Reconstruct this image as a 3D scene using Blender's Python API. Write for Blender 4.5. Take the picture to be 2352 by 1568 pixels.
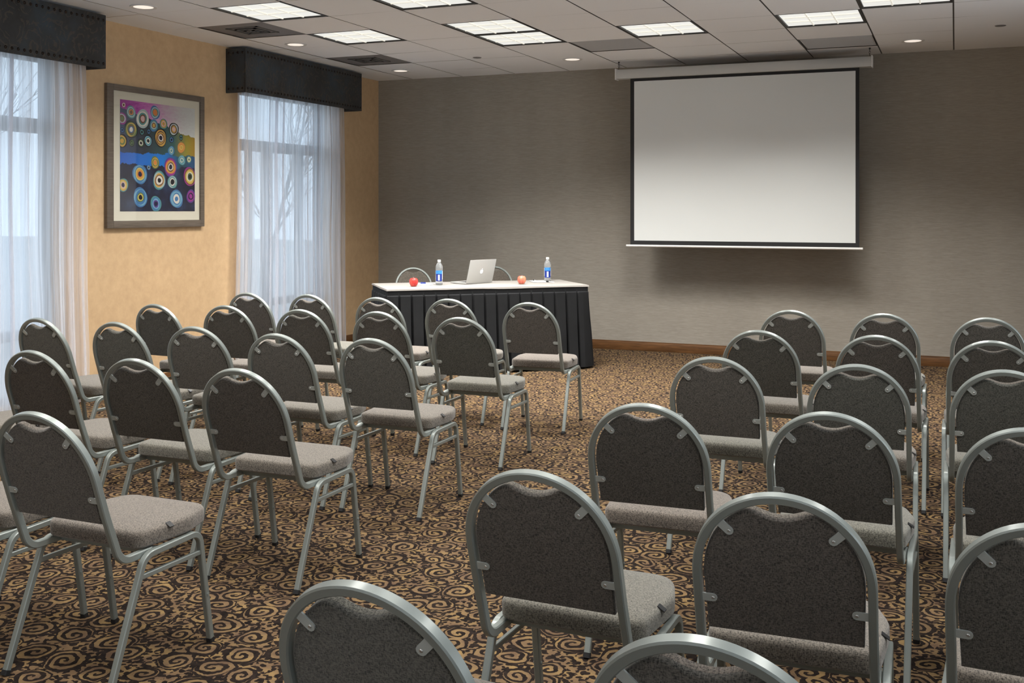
import bpy, bmesh, math, random
from mathutils import Vector, Matrix, noise
random.seed(7)
PI = math.pi
for o in list(bpy.data.objects): bpy.data.objects.remove(o)
SC = bpy.context.scene
COL = SC.collection
R = math.radians

# ------------------------------------------------------------------ camera
cam_d = bpy.data.cameras.new('camera'); cam = bpy.data.objects.new('camera', cam_d); COL.objects.link(cam)
cam_d.sensor_fit = 'HORIZONTAL'; cam_d.sensor_width = 36.0
cam_d.lens = 36.0*2427.56/2352.0
cam_d.shift_y = (480.8-784.0)/2352.0
cam_d.clip_start = .05; cam_d.clip_end = 200
cam.location = (0, 0, 1.4162); cam.rotation_euler = (PI/2, 0, .397)
SC.camera = cam
# ------------------------------------------------------------------ world / exposure
SC.view_settings.view_transform = 'Standard'; SC.view_settings.look = 'None'
SC.view_settings.exposure = 0.06; SC.view_settings.gamma = 1.0; SC.view_settings.use_curve_mapping = False
W = bpy.data.worlds.new('overcast_sky'); SC.world = W; W.use_nodes = True
bg = W.node_tree.nodes['Background']; bg.inputs[0].default_value = (.74, .86, 1.0, 1); bg.inputs[1].default_value = 2.0

LIGHT_W = 21.0      # watts per troffer
SPREAD = 127         # the louvers cut the light off sideways
FILL_W = 40.0        # watts per added fill lamp
def area(name, loc, rot, sx, sy, power, color, spread=180):
    d = bpy.data.lights.new(name, 'AREA'); d.shape = 'RECTANGLE'; d.size = sx; d.size_y = sy
    d.energy = power; d.color = color; d.spread = R(spread)
    o = bpy.data.objects.new(name, d); COL.objects.link(o); o.location = loc; o.rotation_euler = rot
    return o

# ------------------------------------------------------------------ room numbers
XL, XR, YF, YB, ZC = -5.923, 3.1, 10.281, -3.6, 2.845
G = .6096
GX0 = -5.4976                   # first ceiling line
GY0 = 10.36                     # ceiling cross lines run back from here
def gx(k): return GX0 + G*k
def gy(k): return GY0 - G*k
TROFFERS = [(1, 6), (1, 4), (3, 6), (3, 4), (3, 3), (5, 3), (7, 3), (8, 4),
            (1, 9), (1, 12), (3, 9), (3, 12), (5, 9), (5, 12), (7, 9), (7, 12), (10, 9), (10, 12), (10, 4), (5, 16)]
VISIBLE_TROFFERS = 8
VENTS = [(0, 5), (0, 2), (4, 2), (7, 1)]
# cell (i, j): x from gx(i) to gx(i+1), y from gy(j+1) to gy(j)
for n, (i, j) in enumerate(TROFFERS):
    area('troffer_light', ((gx(i)+gx(i+1))/2, (gy(j)+gy(j+1))/2, ZC-.012), (0, 0, 0), .54, .54, LIGHT_W*(1.55 if n < VISIBLE_TROFFERS else .72), (1, .975, .93), SPREAD)
# added fill lamps, right and behind the camera; no windows built there
for y in (-1.0, 2.4, 5.8): area('side_fill', (XR-.9, y, 1.35), (0, R(125), 0), 2.0, 2.4, FILL_W, (.82, .91, 1.0), 130)
area('rear_fill', (-1.5, YB+.4, 1.4), (R(115), 0, 0), 4.0, 1.4, FILL_W*.65, (.93, .96, 1.0), 140)
for y in (4.93, 8.54):
    pl = area('window_portal', (XL-.21, y, 1.3), (0, -PI/2, 0), 2.46, 1.62, 1, (1, 1, 1)); pl.data.cycles.is_portal = True

# ------------------------------------------------------------------ material helpers
class NT:
    def __init__(s, name):
        s.m = bpy.data.materials.new(name); s.m.use_nodes = True; s.t = s.m.node_tree; s.n = s.t.nodes
        s.b = s.n['Principled BSDF']; s.out = s.n['Material Output']
    def node(s, typ, **kw):
        nd = s.n.new(typ)
        for k, v in kw.items():
            if k.startswith('_'): setattr(nd, k[1:], v)
            else: s.set(nd, k, v)
        return nd
    def set(s, nd, k, v):
        i = nd.inputs[int(k[1:])] if (k[0] == 'i' and k[1:].isdigit()) else nd.inputs[k.replace('_', ' ')]
        if isinstance(v, bpy.types.NodeSocket): s.t.links.new(v, i)
        else: i.default_value = v
    def math(s, op, a, b=None, c=None, clamp=False):
        nd = s.n.new('ShaderNodeMath'); nd.operation = op; nd.use_clamp = clamp
        for i, v in enumerate((a, b, c)):
            if v is None: continue
            s.set(nd, 'i%d' % i, v)
        return nd.outputs[0]
    def mix(s, f, a, b):
        nd = s.n.new('ShaderNodeMix'); nd.data_type = 'RGBA'
        s.set(nd, 'i0', f); s.set(nd, 'i6', a); s.set(nd, 'i7', b)
        return nd.outputs[2]
    def ramp(s, f, stops, interp='LINEAR'):
        nd = s.n.new('ShaderNodeValToRGB'); s.set(nd, 'i0', f); cr = nd.color_ramp; cr.interpolation = interp
        while len(cr.elements) < len(stops): cr.elements.new(.5)
        for e, (p, c) in zip(cr.elements, stops):
            e.position = p; e.color = c if len(c) == 4 else (*c, 1)
        return nd.outputs[0]
    def coord(s, kind='Object', scale=(1, 1, 1), loc=(0, 0, 0), rot=(0, 0, 0)):
        tc = s.n.new('ShaderNodeTexCoord'); mp = s.n.new('ShaderNodeMapping')
        s.t.links.new(tc.outputs[kind], mp.inputs[0]); mp.inputs[3].default_value = scale; mp.inputs[1].default_value = loc; mp.inputs[2].default_value = rot
        return mp.outputs[0]
    def noise(s, vec, scale, detail=2, rough=.5, dist=0):
        return s.node('ShaderNodeTexNoise', Vector=vec, Scale=scale, Detail=detail, Roughness=rough, Distortion=dist).outputs[0]
    def bump(s, h, strength, dist=.001):
        nd = s.node('ShaderNodeBump', Strength=strength, Distance=dist, Height=h)
        s.t.links.new(nd.outputs[0], s.b.inputs['Normal'])
    def p(s, **kw):
        for k, v in kw.items(): s.set(s.b, k, v)
        return s

def c3(r, g, b): return (r, g, b, 1)
def plain(name, col, rough=.5, metal=0.0, **kw):
    t = NT(name); t.p(Base_Color=c3(*col), Roughness=rough, Metallic=metal)
    for k, v in kw.items(): t.set(t.b, k, v)
    return t.m

# powder coated tube
t = NT('silver_powder_coat')
nz = t.noise(t.coord(scale=(1, 1, 1)), 9, 3)
t.p(Base_Color=t.mix(nz, c3(.235, .265, .25), c3(.29, .315, .295)), Roughness=.40, Metallic=.35)
t.set(t.b, 'Coat Weight', .25); t.set(t.b, 'Coat Roughness', .15)
M_TUBE = t.m
M_CLIP = plain('clip_paint', (.42, .45, .43), .45, .1)
M_STEEL = plain('bright_steel', (.55, .55, .54), .35, .8)
M_RUBBER = plain('black_rubber', (.012, .012, .013), .7)
M_BLACK = plain('black_plastic', (.012, .012, .013), .45)
M_DARKBOARD = plain('seat_base_board', (.02, .018, .016), .8)

def fabric(name, dark, light, k):
    t = NT(name)
    c = t.coord()
    n1 = t.noise(t.coord(scale=(1, 3.2, 3.2)), 170, 2, .6)
    n2 = t.noise(t.coord(scale=(3.2, 1, 1)), 170, 2, .6)
    n3 = t.noise(c, 6, 2)
    f = t.math('ADD', t.math('MULTIPLY', n1, .6), t.math('MULTIPLY', n2, .5))
    col = t.ramp(f, [(.40, dark), (.52, tuple((a+b)/2 for a, b in zip(dark, light))), (.64, light)])
    oi = t.n.new('ShaderNodeObjectInfo')
    hue = t.ramp(oi.outputs['Random'], [(0, (.92, 1.0, .96)), (.5, (1.05, .98, .96)), (1, (1.0, 1.0, .97))])
    m1 = t.node('ShaderNodeMix', _data_type='RGBA', _blend_type='MULTIPLY', i0=1.0, i6=col, i7=hue).outputs[2]
    t.p(Base_Color=m1, Roughness=.95)
    t.set(t.b, 'Sheen Weight', .25); t.set(t.b, 'Sheen Roughness', .5)
    t.bump(f, .5, .0015)
    return t.m
M_FAB = fabric('shaded_heather_weave', (.008, .008, .007), (.125, .115, .10), 1)  # same weave as the seat, darkened: shade on the chair backs painted in
M_FABSEAT = fabric('taupe_heather_weave', (.018, .016, .013), (.215, .192, .162), 1)

# ---- carpet
t = NT('scroll_carpet')
base = t.coord(scale=(1, 1, 1))
sep = t.node('ShaderNodeSeparateXYZ', Vector=base)
flat = t.node('ShaderNodeCombineXYZ', X=sep.outputs[0], Y=sep.outputs[1], Z=0.0).outputs[0]
wn = t.node('ShaderNodeTexNoise', Vector=flat, Scale=9.0, Detail=1.0)
w1 = t.node('ShaderNodeVectorMath', _operation='SUBTRACT', i0=wn.outputs[1], i1=(.5, .5, .5)).outputs[0]
w2 = t.node('ShaderNodeVectorMath', _operation='MULTIPLY', i0=w1, i1=(.05, .05, 0)).outputs[0]
wf = t.node('ShaderNodeTexNoise', Vector=flat, Scale=55.0, Detail=1.0)
w5 = t.node('ShaderNodeVectorMath', _operation='MULTIPLY', i0=t.node('ShaderNodeVectorMath', _operation='SUBTRACT', i0=wf.outputs[1], i1=(.5, .5, .5)).outputs[0], i1=(.013, .013, 0)).outputs[0]
w2 = t.node('ShaderNodeVectorMath', _operation='ADD', i0=w2, i1=w5).outputs[0]
wc = t.node('ShaderNodeVectorMath', _operation='ADD', i0=flat, i1=w2).outputs[0]
def swirl(scale, pitch, rad, off):
    cc = t.node('ShaderNodeVectorMath', _operation='ADD', i0=wc, i1=off).outputs[0]
    v = t.node('ShaderNodeTexVoronoi', _voronoi_dimensions='2D', _feature='F1', Vector=cc, Scale=scale, Randomness=.62)
    d = t.node('ShaderNodeVectorMath', _operation='SUBTRACT', i0=cc, i1=v.outputs['Position']).outputs[0]
    s = t.node('ShaderNodeSeparateXYZ', Vector=d)
    ang = t.math('ARCTAN2', s.outputs[1], s.outputs[0])
    r = t.node('ShaderNodeVectorMath', _operation='LENGTH', i0=d).outputs[1]
    cs = t.node('ShaderNodeSeparateColor', Color=v.outputs['Color'])
    sg = t.math('SUBTRACT', t.math('MULTIPLY', t.math('GREATER_THAN', cs.outputs[0], .5), 2.0), 1.0)
    ph = t.math('ADD', t.math('ADD', t.math('MULTIPLY', ang, sg), t.math('MULTIPLY', r, 2*PI/pitch)), t.math('MULTIPLY', cs.outputs[1], 6.283))
    sn = t.math('SINE', ph)
    radv = t.math('MULTIPLY', t.math('ADD', t.math('MULTIPLY', cs.outputs[2], .45), .75), rad)
    mask = t.math('LESS_THAN', r, radv)
    ring = t.math('MULTIPLY', t.math('GREATER_THAN', r, radv), t.math('LESS_THAN', r, t.math('ADD', radv, .008)))
    return sn, mask, ring
s1, m1, r1 = swirl(6.9, .029, .056, (0, 0, 0))
lv = t.node('ShaderNodeTexNoise', Vector=flat, Scale=38.0, Detail=1.0, Roughness=.4)
w3 = t.node('ShaderNodeVectorMath', _operation='MULTIPLY', i0=t.node('ShaderNodeVectorMath', _operation='SUBTRACT', i0=lv.outputs[1], i1=(.5, .5, .5)).outputs[0], i1=(.022, .022, 0)).outputs[0]
lc = t.node('ShaderNodeVectorMath', _operation='ADD', i0=flat, i1=w3).outputs[0]
l1 = t.node('ShaderNodeTexVoronoi', _voronoi_dimensions='2D', _feature='F1', Vector=lc, Scale=50.0, Randomness=1.0).outputs['Distance']
l2 = t.node('ShaderNodeTexNoise', Vector=lc, Scale=44.0, Detail=1.0).outputs[0]
leop = t.math('GREATER_THAN', t.math('ADD', l1, t.math('MULTIPLY', t.math('SUBTRACT', l2, .5), 1.6)), .44)
spir = t.math('GREATER_THAN', s1, -.08)
f = t.math('ADD', t.math('MULTIPLY', m1, spir), t.math('MULTIPLY', t.math('SUBTRACT', 1.0, m1), leop))
f = t.math('MULTIPLY', f, t.math('SUBTRACT', 1.0, r1))
tone = t.noise(flat, 14, 2)
tan = t.ramp(tone, [(.32, (.135, .084, .052)), (.5, (.19, .122, .064)), (.68, (.265, .172, .074))])
dk = t.ramp(t.noise(flat, 40, 2), [(.3, (.010, .007, .006)), (.7, (.028, .019, .015))])
pile = t.noise(flat, 600, 2, .7)
col = t.mix(f, dk, tan)
colp = t.node('ShaderNodeMix', _data_type='RGBA', _blend_type='MULTIPLY', i0=1.0, i6=col, i7=t.ramp(pile, [(.3, (.7, .7, .7)), (.7, (1.2, 1.2, 1.2))])).outputs[2]
t.p(Base_Color=colp, Roughness=1.0); t.set(t.b, 'Specular IOR Level', .1)
t.bump(t.math('ADD', pile, t.math('MULTIPLY', f, .6)), .5, .003)
M_CARPET = t.m

# ---- walls
t = NT('tan_wallcovering')
c = t.coord()
n1 = t.noise(c, 1.3, 4, .6); n2 = t.noise(c, 14, 4, .65); n3 = t.noise(t.coord(scale=(1, 1, .25)), 60, 2)
a = t.math('ADD', t.math('MULTIPLY', n1, .5), t.math('MULTIPLY', n2, .5))
t.p(Base_Color=t.ramp(a, [(.3, (.47, .315, .175)), (.5, (.55, .375, .21)), (.7, (.63, .44, .25))]), Roughness=.75)
t.bump(t.math('ADD', n2, t.math('MULTIPLY', n3, .4)), .25, .004)
M_TAN = t.m
t = NT('taupe_grasscloth')
n1 = t.noise(t.coord(scale=(1, 1, 14)), 12, 5, .7); n2 = t.noise(t.coord(scale=(1.2, 1, .15)), 1.6, 2); n3 = t.noise(t.coord(scale=(1, 1, 6)), 90, 2)
a = t.math('ADD', t.math('MULTIPLY', n1, .7), t.math('MULTIPLY', n2, .3))
t.p(Base_Color=t.ramp(a, [(.32, (.25, .225, .19)), (.5, (.31, .282, .24)), (.68, (.37, .34, .292))]), Roughness=.85)
t.bump(t.math('ADD', n1, n3), .3, .002)
M_TAUPE = t.m
M_CREAM = plain('cream_paint', (.62, .54, .43), .8)

t = NT('walnut_baseboard')
n = t.noise(t.coord(scale=(1, 1, 12)), 6, 5, .6, .4)
t.p(Base_Color=t.ramp(n, [(.3, (.07, .030, .010)), (.7, (.17, .078, .028))]), Roughness=.4)
M_WOOD = t.m
t = NT('ceiling_tile')
n = t.noise(t.coord(), 220, 2, .7); n2 = t.noise(t.coord(), .8, 2)
t.p(Base_Color=t.mix(n2, c3(.84, .845, .86), c3(.88, .88, .89)), Roughness=.95)
t.bump(n, .25, .002)
M_TILE = t.m
M_TBAR = plain('ceiling_grid_metal', (.10, .095, .09), .5)
M_VENT = plain('vent_grey', (.20, .19, .19), .6)
M_VENTD = plain('vent_dark', (.10, .095, .09), .7)
M_VENTL = plain('vent_light', (.50, .49, .48), .7)
M_WHITE = plain('white_enamel', (.72, .71, .69), .4)
M_BRONZE = plain('dark_reveal', (.03, .026, .022), .5)

def emit(name, col, s, rough=.5):
    t = NT(name); t.p(Base_Color=c3(*col), Roughness=rough)
    t.set(t.b, 'Emission Color', c3(*col)); t.set(t.b, 'Emission Strength', s)
    return t
t = emit('troffer_lens', (1, .97, .90), .80); t.p(Base_Color=c3(.08, .08, .08))
n = t.noise(t.coord(), 3.2, 1)
t.set(t.b, 'Emission Color', t.mix(n, c3(.93, .93, .86), c3(1, .98, .93))); M_LENS = t.m
M_LAMP = emit('downlight_lamp', (1, .90, .80), .75).m
M_LOUVER = emit('louver_white', (.85, .83, .74), .45).m

# ---- valance fabric (paisley)
t = NT('paisley_valance_fabric')
c = t.coord('Object')
n = t.noise(c, 5, 3, .6, 2.5)
v = t.node('ShaderNodeTexVoronoi', _feature='F1', Vector=t.coord(scale=(1, 1, .7)), Scale=6.5, Randomness=.9)
rings = t.math('SINE', t.math('MULTIPLY', t.math('ADD', v.outputs['Distance'], t.math('MULTIPLY', n, .5)), 34.0))
k = t.math('MULTIPLY', t.math('GREATER_THAN', rings, .55), t.math('GREATER_THAN', t.noise(c, 9, 2), .47))
base_c = t.ramp(t.noise(c, 3.5, 3, .6), [(.3, (.022, .021, .019)), (.5, (.032, .034, .036)), (.7, (.036, .052, .066))])
t.p(Base_Color=t.mix(t.math('MULTIPLY', k, .5), base_c, c3(.085, .066, .048)), Roughness=.7)
t.bump(t.noise(c, 300, 2), .3, .001)
M_VAL = t.m
M_NAIL = plain('dark_bronze_nail', (.03, .022, .018), .3, .8)

# ---- sheer curtain
def sheer(name, tint, transp):
    t = NT(name)
    n = t.n; n.remove(t.b)
    tr = n.new('ShaderNodeBsdfTransparent'); tr.inputs[0].default_value = (1, 1, 1, 1)
    tl = n.new('ShaderNodeBsdfTranslucent'); tl.inputs[0].default_value = (*tint, 1)
    df = n.new('ShaderNodeBsdfDiffuse'); df.inputs[0].default_value = (*tint, 1)
    a1 = n.new('ShaderNodeMixShader'); a1.inputs[0].default_value = .28
    a2 = n.new('ShaderNodeMixShader')
    dens = t.noise(t.coord(scale=(1, 1, .02)), 34, 3, .6)      # thread density runs in vertical streaks
    mr = t.node('ShaderNodeMapRange', Value=dens, i1=.35, i2=.65, i3=1-transp*1.7, i4=1-transp*.35)
    t.t.links.new(mr.outputs[0], a2.inputs[0])
    L = t.t.links.new
    L(tl.outputs[0], a1.inputs[1]); L(df.outputs[0], a1.inputs[2]); L(tr.outputs[0], a2.inputs[1]); L(a1.outputs[0], a2.inputs[2]); L(a2.outputs[0], t.out.inputs[0])
    return t.m
M_SHEER = sheer('white_sheer_voile', (.93, .935, .97), .24)
t = NT('window_glass'); t.n.remove(t.b)
tr = t.n.new('ShaderNodeBsdfTransparent'); tr.inputs[0].default_value = (.86, .90, .92, 1)
gl = t.n.new('ShaderNodeBsdfGlossy'); gl.inputs[1].default_value = .02
mx = t.n.new('ShaderNodeMixShader'); mx.inputs[0].default_value = .06
t.t.links.new(tr.outputs[0], mx.inputs[1]); t.t.links.new(gl.outputs[0], mx.inputs[2]); t.t.links.new(mx.outputs[0], t.out.inputs[0])
M_GLASS = t.m
M_WINFRAME = plain('dark_bronze_frame', (.045, .045, .05), .4, .3)
t = NT('pale_pavement'); t.p(Base_Color=t.mix(t.noise(t.coord(), 2, 4), c3(.42, .43, .42), c3(.52, .53, .52)), Roughness=1); M_PAVE = t.m
M_BARK = plain('grey_bark', (.34, .33, .33), .9)

# ------------------------------------------------------------------ mesh helpers
def link(name, bm, mats, parent=None, smooth=True, loc=None):
    me = bpy.data.meshes.new(name); bm.normal_update(); bm.to_mesh(me); bm.free()
    if not isinstance(mats, (list, tuple)): mats = [mats]
    for m in mats: me.materials.append(m)
    if smooth:
        for p in me.polygons: p.use_smooth = True
        me.set_sharp_from_angle(angle=R(38))
    o = bpy.data.objects.new(name, me); COL.objects.link(o)
    if parent: o.parent = parent
    if loc: o.location = loc
    return o
def empty(name, label, cat, loc=(0, 0, 0), rz=0, group=None):
    o = bpy.data.objects.new(name, None); COL.objects.link(o); o.location = loc; o.rotation_euler = (0, 0, rz)
    o.empty_display_size = .1; o['label'] = label; o['category'] = cat
    if group: o['group'] = group
    return o
def tag(o, label, cat, group=None):
    o['label'] = label; o['category'] = cat
    if group: o['group'] = group
    return o
def struct(o): o['kind'] = 'structure'; return o
def dup(root, loc, rz, label):
    r = root.copy(); COL.objects.link(r); r.location = loc; r.rotation_euler = (0, 0, rz); r['label'] = label
    for ch in list(root.children):
        c = ch.copy(); COL.objects.link(c); c.parent = r
        for g in list(ch.children):
            d = g.copy(); COL.objects.link(d); d.parent = c
    return r
def box(bm, x0, x1, y0, y1, z0, z1, mi=0, bev=0):
    vs = [bm.verts.new(p) for p in ((x0, y0, z0), (x1, y0, z0), (x1, y1, z0), (x0, y1, z0), (x0, y0, z1), (x1, y0, z1), (x1, y1, z1), (x0, y1, z1))]
    fs = [bm.faces.new([vs[i] for i in f]) for f in ((3, 2, 1, 0), (4, 5, 6, 7), (0, 1, 5, 4), (1, 2, 6, 5), (2, 3, 7, 6), (3, 0, 4, 7))]
    for f in fs: f.material_index = mi
    if bev:
        es = list({e for f in fs for e in f.edges})
        bmesh.ops.bevel(bm, geom=es, offset=bev, segments=2, profile=.5, affect='EDGES')
    return vs
def quad(bm, pts, mi=0):
    f = bm.faces.new([bm.verts.new(p) for p in pts]); f.material_index = mi; return f
def fillet(pts, rads, seg=7):
    out = []
    n = len(pts)
    for i, p in enumerate(pts):
        p = Vector(p)
        if i in (0, n-1) or rads[i] <= 0: out.append(p); continue
        a = (Vector(pts[i-1])-p).normalized(); b = (Vector(pts[i+1])-p).normalized()
        ang = a.angle(b); d = rads[i]/math.tan(ang/2)
        c = p+(a+b).normalized()*(rads[i]/math.sin(ang/2))
        s = p+a*d-c; e = p+b*d-c
        tot = s.angle(e)
        for k in range(seg+1):
            q = k/seg
            out.append(c+(s*math.sin((1-q)*tot)+e*math.sin(q*tot))/math.sin(tot))
    return out
def sweep(bm, pts, N, hs, hb, bev=.003, caps=True, mi=0):
    """square tube along a planar path; N plane normal; hs half size in plane, hb half size along N"""
    N = Vector(N).normalized(); rings = []
    prof = [(hs-bev, hb), (-hs+bev, hb), (-hs, hb-bev), (-hs, -hb+bev), (-hs+bev, -hb), (hs-bev, -hb), (hs, -hb+bev), (hs, hb-bev)]
    n = len(pts)
    for i, p in enumerate(pts):
        if i == 0: T = pts[1]-pts[0]
        elif i == n-1: T = pts[-1]-pts[-2]
        else: T = (pts[i+1]-pts[i]).normalized()+(pts[i]-pts[i-1]).normalized()
        T = T.normalized(); S = T.cross(N).normalized()
        rings.append([bm.verts.new(p+S*a+N*b) for a, b in prof])
    m = len(prof)
    for i in range(n-1):
        for k in range(m):
            f = bm.faces.new((rings[i][k], rings[i][(k+1) % m], rings[i+1][(k+1) % m], rings[i+1][k])); f.material_index = mi
    if caps:
        bm.faces.new(rings[0][::-1]).material_index = mi; bm.faces.new(rings[-1]).material_index = mi
    bmesh.ops.recalc_face_normals(bm, faces=bm.faces[:])
def cyl(bm, c, axis, r, h, seg=20, r2=None, mi=0):
    c = Vector(c); A = Vector(axis).normalized(); q = A.to_track_quat('Z', 'Y')
    r2 = r if r2 is None else r2
    a = [bm.verts.new(c+q @ Vector((r*math.cos(2*PI*k/seg), r*math.sin(2*PI*k/seg), 0))) for k in range(seg)]
    b = [bm.verts.new(c+A*h+q @ Vector((r2*math.cos(2*PI*k/seg), r2*math.sin(2*PI*k/seg), 0))) for k in range(seg)]
    for k in range(seg):
        bm.faces.new((a[k], a[(k+1) % seg], b[(k+1) % seg], b[k])).material_index = mi
    bm.faces.new(a[::-1]).material_index = mi; bm.faces.new(b).material_index = mi
def lathe(bm, prof, seg=28, mi=0, c=(0, 0, 0)):
    rings = []
    for r, z in prof:
        if r < 1e-6: rings.append([bm.verts.new((c[0], c[1], c[2]+z))])
        else: rings.append([bm.verts.new((c[0]+r*math.cos(2*PI*k/seg), c[1]+r*math.sin(2*PI*k/seg), c[2]+z)) for k in range(seg)])
    for i in range(len(rings)-1):
        A, B = rings[i], rings[i+1]
        for k in range(seg):
            k2 = (k+1) % seg
            if len(A) == 1 and len(B) == 1: continue
            if len(A) == 1: f = bm.faces.new((A[0], B[k2], B[k]))
            elif len(B) == 1: f = bm.faces.new((A[k], A[k2], B[0]))
            else: f = bm.faces.new((A[k], A[k2], B[k2], B[k]))
            f.material_index = mi
    bmesh.ops.recalc_face_normals(bm, faces=bm.faces[:])
def loft(bm, rings, cap0=True, cap1=True, mi=0):
    vs = [[bm.verts.new(p) for p in r] for r in rings]; m = len(vs[0])
    for i in range(len(vs)-1):
        for k in range(m):
            bm.faces.new((vs[i][k], vs[i][(k+1) % m], vs[i+1][(k+1) % m], vs[i+1][k])).material_index = mi
    if cap0: bm.faces.new(vs[0][::-1]).material_index = mi
    if cap1: bm.faces.new(vs[-1]).material_index = mi
    bmesh.ops.recalc_face_normals(bm, faces=bm.faces[:])
def offset_poly(pts, d):
    """inward offset of a closed CCW 2D loop"""
    n = len(pts); out = []
    for i in range(n):
        a, b, c = Vector(pts[i-1]), Vector(pts[i]), Vector(pts[(i+1) % n])
        e1 = (b-a).normalized(); e2 = (c-b).normalized()
        nn = Vector((-(e1.y+e2.y), e1.x+e2.x))
        if nn.length < 1e-6: nn = Vector((-e1.y, e1.x))
        nn.normalize(); out.append((b.x+nn.x*d, b.y+nn.y*d))
    return out

# ------------------------------------------------------------------ room shell
bm = bmesh.new(); quad(bm, [(XL-.2, YB, 0), (XR, YB, 0), (XR, YF, 0), (XL-.2, YF, 0)])
struct(link('floor', bm, M_CARPET, smooth=False))
bm = bmesh.new(); box(bm, XL-.25, XR+.1, YF, YF+.12, 0, ZC+.25)
struct(link('wall_front', bm, M_TAUPE, smooth=False))
WINS = [(4.12, 5.74), (7.80, 9.28)]; WZ0, WZ1 = .07, 2.52
bm = bmesh.new(); ys = [YB]+[y for w in WINS for y in w]+[YF]
for i in range(0, len(ys), 2): box(bm, XL-.2, XL, ys[i], ys[i+1], 0, ZC+.25)
for a, b in WINS:
    box(bm, XL-.2, XL, a, b, 0, WZ0); box(bm, XL-.2, XL, a, b, WZ1, ZC+.25)
struct(link('wall_left', bm, M_TAN, smooth=False))
bm = bmesh.new(); box(bm, XR, XR+.12, YB, YF, 0, ZC+.25); struct(link('wall_right', bm, M_CREAM, smooth=False))
bm = bmesh.new(); box(bm, XL-.2, XR, YB-.12, YB, 0, ZC+.25); struct(link('wall_back', bm, M_CREAM, smooth=False))
bm = bmesh.new(); box(bm, XL, XR, YF-.014, YF, 0, .082, bev=.003); box(bm, XL, XR, YF-.009, YF, .082, .092)
struct(link('baseboard_front', bm, M_WOOD))
bm = bmesh.new()
for i in range(0, len(ys), 2): box(bm, XL, XL+.014, ys[i], ys[i+1]-.001 if i else ys[i+1], 0, .09, bev=.003)
struct(link('baseboard_left', bm, M_WOOD))

# ceiling with its grid
skip = {(i, j) for i, j in TROFFERS} | set(VENTS)
bm = bmesh.new()
xs = [XL]+[gx(k) for k in range(0, 15) if gx(k) < XR-.05]+[XR]
yl = [YF]+[gy(k) for k in range(1, 24) if gy(k) > YB+.05]+[YB]
rnd = random.Random(3)
for i in range(len(xs)-1):
    for j in range(len(yl)-1):
        if (i-1, j) in skip: continue
        gxg, gyg = .0055, .0014
        x0, x1, y1, y0 = xs[i]+gxg, xs[i+1]-gxg, yl[j]-gyg, yl[j+1]+gyg
        if i == 0: x0 = xs[0]
        if i == len(xs)-2: x1 = xs[-1]
        dz = [rnd.uniform(0, .002) for _ in range(4)]
        quad(bm, [(x0, y0, ZC+dz[0]), (x0, y1, ZC+dz[1]), (x1, y1, ZC+dz[2]), (x1, y0, ZC+dz[3])], 0)
for x in xs[1:-1]:
    box(bm, x-.012, x+.012, YB, YF, ZC+.006, ZC+.03, 1)
for y in yl[1:-1]:
    box(bm, XL, XR, y-.012, y+.012, ZC+.0062, ZC+.03, 1)
quad(bm, [(XL-.2, YB, ZC+.25), (XL-.2, YF, ZC+.25), (XR, YF, ZC+.25), (XR, YB, ZC+.25)], 1)
struct(link('ceiling', bm, [M_TILE, M_TBAR], smooth=False))

# ------------------------------------------------------------------ ceiling fixtures
def troffer(label):
    t = empty('ceiling_light', label, 'ceiling light', group='square troffer lights in the ceiling')
    h = G/2
    bm = bmesh.new()
    for s in (-1, 1):
        x0, x1 = sorted((s*(h-.006), s*(h-.022)))
        box(bm, x0, x1, -h+.003, h-.003, .0, .012, 0)
        y0, y1 = sorted((s*(h-.003), s*(h-.012)))
        box(bm, -h+.006, h-.006, y0, y1, .0, .012, 0)
    box(bm, -h+.006, h-.006, -h+.003, h-.003, .014, .06, 0)
    link('frame', bm, M_BRONZE, t, False)
    bm = bmesh.new(); quad(bm, [(-h+.01, -h+.006, .013), (-h+.01, h-.006, .013), (h-.01, h-.006, .013), (h-.01, -h+.006, .013)])
    link('diffuser', bm, M_LENS, t, False)
    bm = bmesh.new()
    w = h-.03
    for k in (-1, 1):
        box(bm, k*w/3-.005, k*w/3+.005, -w-.01, w+.01, .005, .0125); box(bm, -w, w, k*w/3-.006, k*w/3+.006, .005, .0125)
    link('louver', bm, M_LOUVER, t, False)
    return t
TL = ['square ceiling light nearest the left wall at the picture, upper left of the photo',
      'square ceiling light beside the second window, between two ceiling vents',
      'square ceiling light cut by the top edge of the photo, left of centre',
      'square ceiling light touching another one, the farther one from the front wall',
      'square ceiling light touching another one, the nearer one to the front wall',
      'square ceiling light just left of and above the projection screen',
      'square ceiling light above the right end of the projection screen',
      'square ceiling light cut by the top edge of the photo, at far right']
t0 = None
for n, (i, j) in enumerate(TROFFERS):
    loc = ((gx(i)+gx(i+1))/2, (gy(j)+gy(j+1))/2, ZC)
    lab = TL[n] if n < VISIBLE_TROFFERS else 'square ceiling light over the seating, outside the photo'
    if t0 is None: t0 = troffer(lab); t0.location = loc
    else: dup(t0, loc, 0, lab)
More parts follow.
